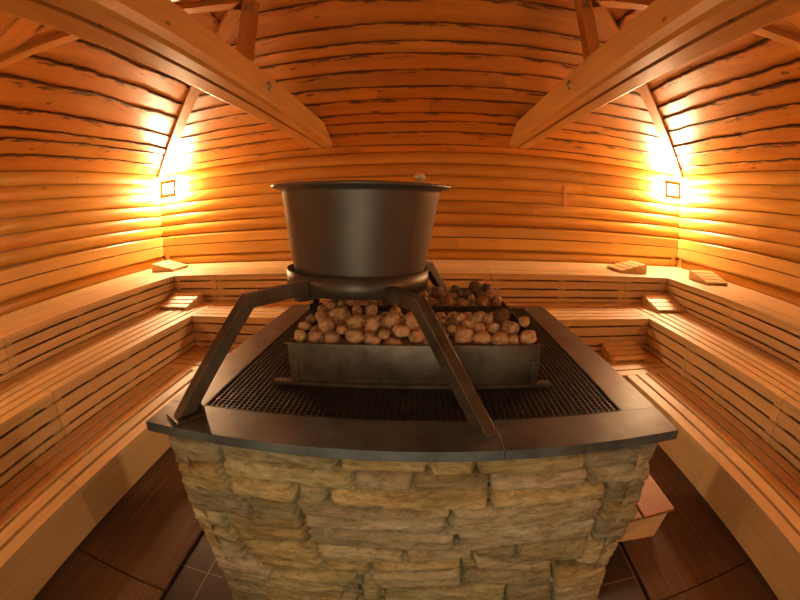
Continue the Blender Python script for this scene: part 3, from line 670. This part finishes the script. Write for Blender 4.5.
# ------------------------------------------------------------------ kettle and stand
KX, KY = -.236, 1.48
t = thing('kettle_stand', 'dark steel four-legged stand straddling the stone trays', 'stand', (KX, KY, ZS))
o = Vector((KX, KY, ZS))
mb = MB(); R0 = .268
mb.lathe([(R0 - .005, -.034), (R0, -.034), (R0, .034), (R0 - .005, .034), (R0 - .005, -.034)], (0, 0, 0), 72)
rg = mb.build('ring', M['steel'], t); rg.location = (0, 0, 1.380 - ZS); rg.rotation_euler = (.02, .034, 0)
mb = MB()
for a in (PI / 4, 3 * PI / 4):
    dx, dy = math.cos(a), math.sin(a); mb.sweep([(-.02, -.008), (.02, -.008), (.02, .008), (-.02, .008)], (KX - dx * (R0 - .006), KY - dy * (R0 - .006), 1.325), (KX + dx * (R0 - .006), KY + dy * (R0 - .006), 1.325 + (.0005 if a > 1 else 0)), (0, 0, 1))
mb.build('cross_bar', M['steel'], t, loc=o)
for fx, fy, kn, zk in ((-.638, .822, .50, 1.374), (.166, .838, .445, 1.356), (-.600, 2.135, .50, 1.374), (.175, 2.10, .50, 1.356)):
    d = Vector((fx - KX, fy - KY, 0)); L_ = d.length; d.normalize(); sd = Vector((-d.y, d.x, 0))
    a0 = o * 0 + Vector((KX, KY, 0)) + d * (R0 + .001); 
    w, h = .018, .022
    def sec(c, nrm_up): return [c + sd * w - nrm_up * h, c + sd * w + nrm_up * h, c - sd * w + nrm_up * h, c - sd * w - nrm_up * h]
    up = Vector((0, 0, 1))
    foot = Vector((fx, fy, ZS + .008)); knee = Vector((KX, KY, zk)) + d * kn
    leg_d = (foot - knee).normalized(); lu = sd.cross(leg_d); lu = lu if lu.dot(d) > 0 else -lu
    mit = (up + lu).normalized(); mh = h / mit.dot(up)
    secs = [sec(Vector((a0.x, a0.y, zk)), up), [knee + sd * w - mit * mh, knee + sd * w + mit * mh, knee - sd * w + mit * mh, knee - sd * w - mit * mh], sec(foot, lu)]
    for q_ in secs[2]: q_ += leg_d * ((ZS + .008 - q_.z) / leg_d.z)
    mb = MB()
    for A, B in zip(secs[:-1], secs[1:]):
        for i in range(4): mb.face([A[i], A[(i + 1) % 4], B[(i + 1) % 4], B[i]])
    mb.face(secs[0][::-1]); mb.face(secs[-1])
    # raised rib along the outer face
    lg = mb.build('leg', M['steel'], t, loc=o, bevel=.003)
    if fx > 0 and fy < 1: continue
    mb = MB(); fpm = Matrix.Translation((fx, fy, ZS)) @ Matrix.Rotation(math.atan2(d.y, d.x), 4, 'Z')
    mb.box((-.045, -.038, .001), (.045, .038, .0075), mtx=fpm); mb.box((-.052, -.038, .001), (-.045, .038, .03), mtx=fpm)
    mb.build('foot_plate', M['steel'], lg, loc=o)

KX = -.229
k = thing('water_kettle', 'large dark metal kettle with flared rim sitting in the stand above the stones', 'kettle', (KX, KY, 1.35)); k.rotation_euler = (.033, .036, 0); o = Vector((KX, KY, 1.35))
mb = MB()
mb.lathe([(0, 1.3495), (.236, 1.3495), (.238, 1.358), (.2415, 1.38), (.291, 1.694), (.2935, 1.702), (.318, 1.708), (.331, 1.713), (.333, 1.719), (.329, 1.722), (.314, 1.717), (.289, 1.709), (.286, 1.694), (.2375, 1.385), (0, 1.36)], (KX, KY, 0), 96)
mb.build('bowl', M['kettle'], k, loc=o)
mb = MB(); a = -.72
mb.box((0, -.002, 0), (.315, .002, .0025), mtx=Matrix.Translation((KX + .243 * math.cos(a), KY + .243 * math.sin(a), 1.385)) @ Matrix.Rotation(a, 4, 'Z') @ Matrix.Rotation(-math.atan2(.32, .0495), 4, 'Y'))
mb.build('seam', M['tray'], k, loc=o)
mb = MB(); mb.lathe([(0, 1.7255), (.20, 1.725), (.308, 1.7235), (.312, 1.722), (.308, 1.7195), (0, 1.719)], (KX, KY, 0), 72); ld = mb.build('lid', M['steel'], k, loc=o)
mb = MB(); mb.lathe([(0, 0), (.008, 0), (.007, .012), (.016, .018), (.020, .028), (.016, .038), (.006, .043), (0, .043)], (KX + .218, KY - .02, 1.725), 24); mb.build('knob', M['knob'], ld, loc=o)

# ------------------------------------------------------------------ wall lamps
def make_lamp(label):
    t = thing('wall_lamp', label, 'lamp', (0, 0, 0), 0, 'corner wall lamps')
    w, h, d = .165, .135, .115          # faces -y, mounted with its back at y = 0
    mb = MB(); mb.box((-.11, -.02, -.10), (.11, 0, .10)); mb.build('back_plate', M['frame'], t)
    mb = MB(); mb.box((-w + .02, -d + .004, -h + .02), (w - .02, -.0205, h - .02)); mb.build('glass_shade', M['glow'], t)
    mb = MB(); f = .058
    for lo, hi in (((-w, -d - .012, -h), (-w + f, -d, h)), ((w - f, -d - .012, -h), (w, -d, h)), ((-w + f, -d - .012, h - f), (w - f, -d, h)), ((-w + f, -d - .012, -h), (w - f, -d, -h + f))): mb.box(lo, hi)
    mb.box((-.004, -d - .010, -h + f), (.004, -d - .001, h - f)); mb.box((-w + f, -d - .010, -.004), (w - f, -d - .001, .004))
    mb.build('front_frame', M['frame'], t)
    return t
l0 = make_lamp('glowing framed wall lamp in the far left corner'); l0.location = (-3.80, D - .022, 2.185)
dup(l0, (3.80, D - .022, 2.175), 0, 'glowing framed wall lamp in the far right corner')

# slim wooden strip on the back wall
t = thing('wall_strip', 'narrow upright wooden strip with pale spots on back wall, right of the kettle', 'strip', (1.966, D - .022, 1.90))
mb = MB(); mb.box((-.022, -.022, -.15), (.022, -.001, .15), 2); mb.build('strip_board', M['beam'], t, bevel=.003)
for z in (.075, .01, -.03):  # pale plates stand in for lamp reflections on the strip
    mb = MB(); mb.box((-.006, -.026, z), (.006, -.0225, z + .03)); mb.build('painted_reflection', M['zinc'], t)

# unseen glass door behind the camera, added to go with the fill light
mb = MB()
for lo, hi in (((-.549, FY - .05, .002), (-.47, FY, 2.04)), ((.47, FY - .05, .002), (.549, FY, 2.04)), ((-.47, FY - .05, 1.96), (.47, FY, 2.04)), ((-.47, FY - .05, .002), (.47, FY, .08))): mb.box(lo, hi)
dr = struct(mb, 'door_1', M['door'])
mb = MB(); mb.box((-.469, FY - .03, .081), (.469, FY - .02, 1.959)); mb.build('door_glass', M['glass'], dr)

# ------------------------------------------------------------------ lights
def area(name, loc, rot, sx, sy, e, col, spread=PI):
    l = bpy.data.lights.new(name, 'AREA'); l.shape = 'RECTANGLE'; l.size = sx; l.size_y = sy; l.energy = e; l.color = col; l.spread = spread
    o = bpy.data.objects.new(name, l); C.objects.link(o); o.location = loc; o.rotation_euler = rot; return o
def point(name, loc, e, col, r=.1):
    l = bpy.data.lights.new(name, 'POINT'); l.energy = e; l.color = col; l.shadow_soft_size = r
    o = bpy.data.objects.new(name, l); C.objects.link(o); o.location = loc; return o
WARM = (1, .68, .36)
for s_ in (-1, 1):
    point('front_corner_fill', (s_ * 3.7, FY + .3, 2.15), 42, WARM, .1)  # unseen corner lights added to raise the room brightness
area('front_fill', (0, FY + .02, 1.15), (PI / 2, 0, 0), .9, 1.5, 9, (1, .85, .60))  # unseen fill added behind the camera to light the stove front
area('green_glint_light', (-.67, FY + .02, .69), (PI / 2, 0, 0), .13, .06, .35, (.1, 1, .5))  # unseen green light added to put a green glint on tray and kettle
w = bpy.data.worlds.new('World'); bpy.context.scene.world = w; w.use_nodes = True
w.node_tree.nodes['Background'].inputs[0].default_value = (.9, .55, .3, 1); w.node_tree.nodes['Background'].inputs[1].default_value = .008

# ------------------------------------------------------------------ camera: equisolid fisheye
cd = bpy.data.cameras.new('Camera'); cam = bpy.data.objects.new('Camera', cd); C.objects.link(cam)
cd.type = 'PANO'; cd.panorama_type = 'FISHEYE_EQUISOLID'
cd.sensor_fit = 'HORIZONTAL'; cd.sensor_width = 36; cd.sensor_height = 27
cd.fisheye_lens = 398.87 * 36 / 800; cd.fisheye_fov = 6.0
cd.clip_start = .01
pitch, yaw, roll = .2190, -.0568, -.0071
fwd = Vector((math.sin(yaw) * math.cos(pitch), math.cos(yaw) * math.cos(pitch), -math.sin(pitch)))
right = Vector((math.cos(yaw), -math.sin(yaw), 0)); upv = right.cross(fwd)
r2 = right * math.cos(roll) + upv * math.sin(roll); u2 = -right * math.sin(roll) + upv * math.cos(roll)
m3 = Matrix((r2, u2, -fwd)).transposed()
cam.matrix_world = Matrix.Translation((.0103, 0, 1.6126)) @ m3.to_4x4()
sc = bpy.context.scene; sc.camera = cam
sc.view_settings.view_transform = 'Standard'; sc.view_settings.look = 'None'; sc.view_settings.gamma = 1; sc.view_settings.exposure = 0.12
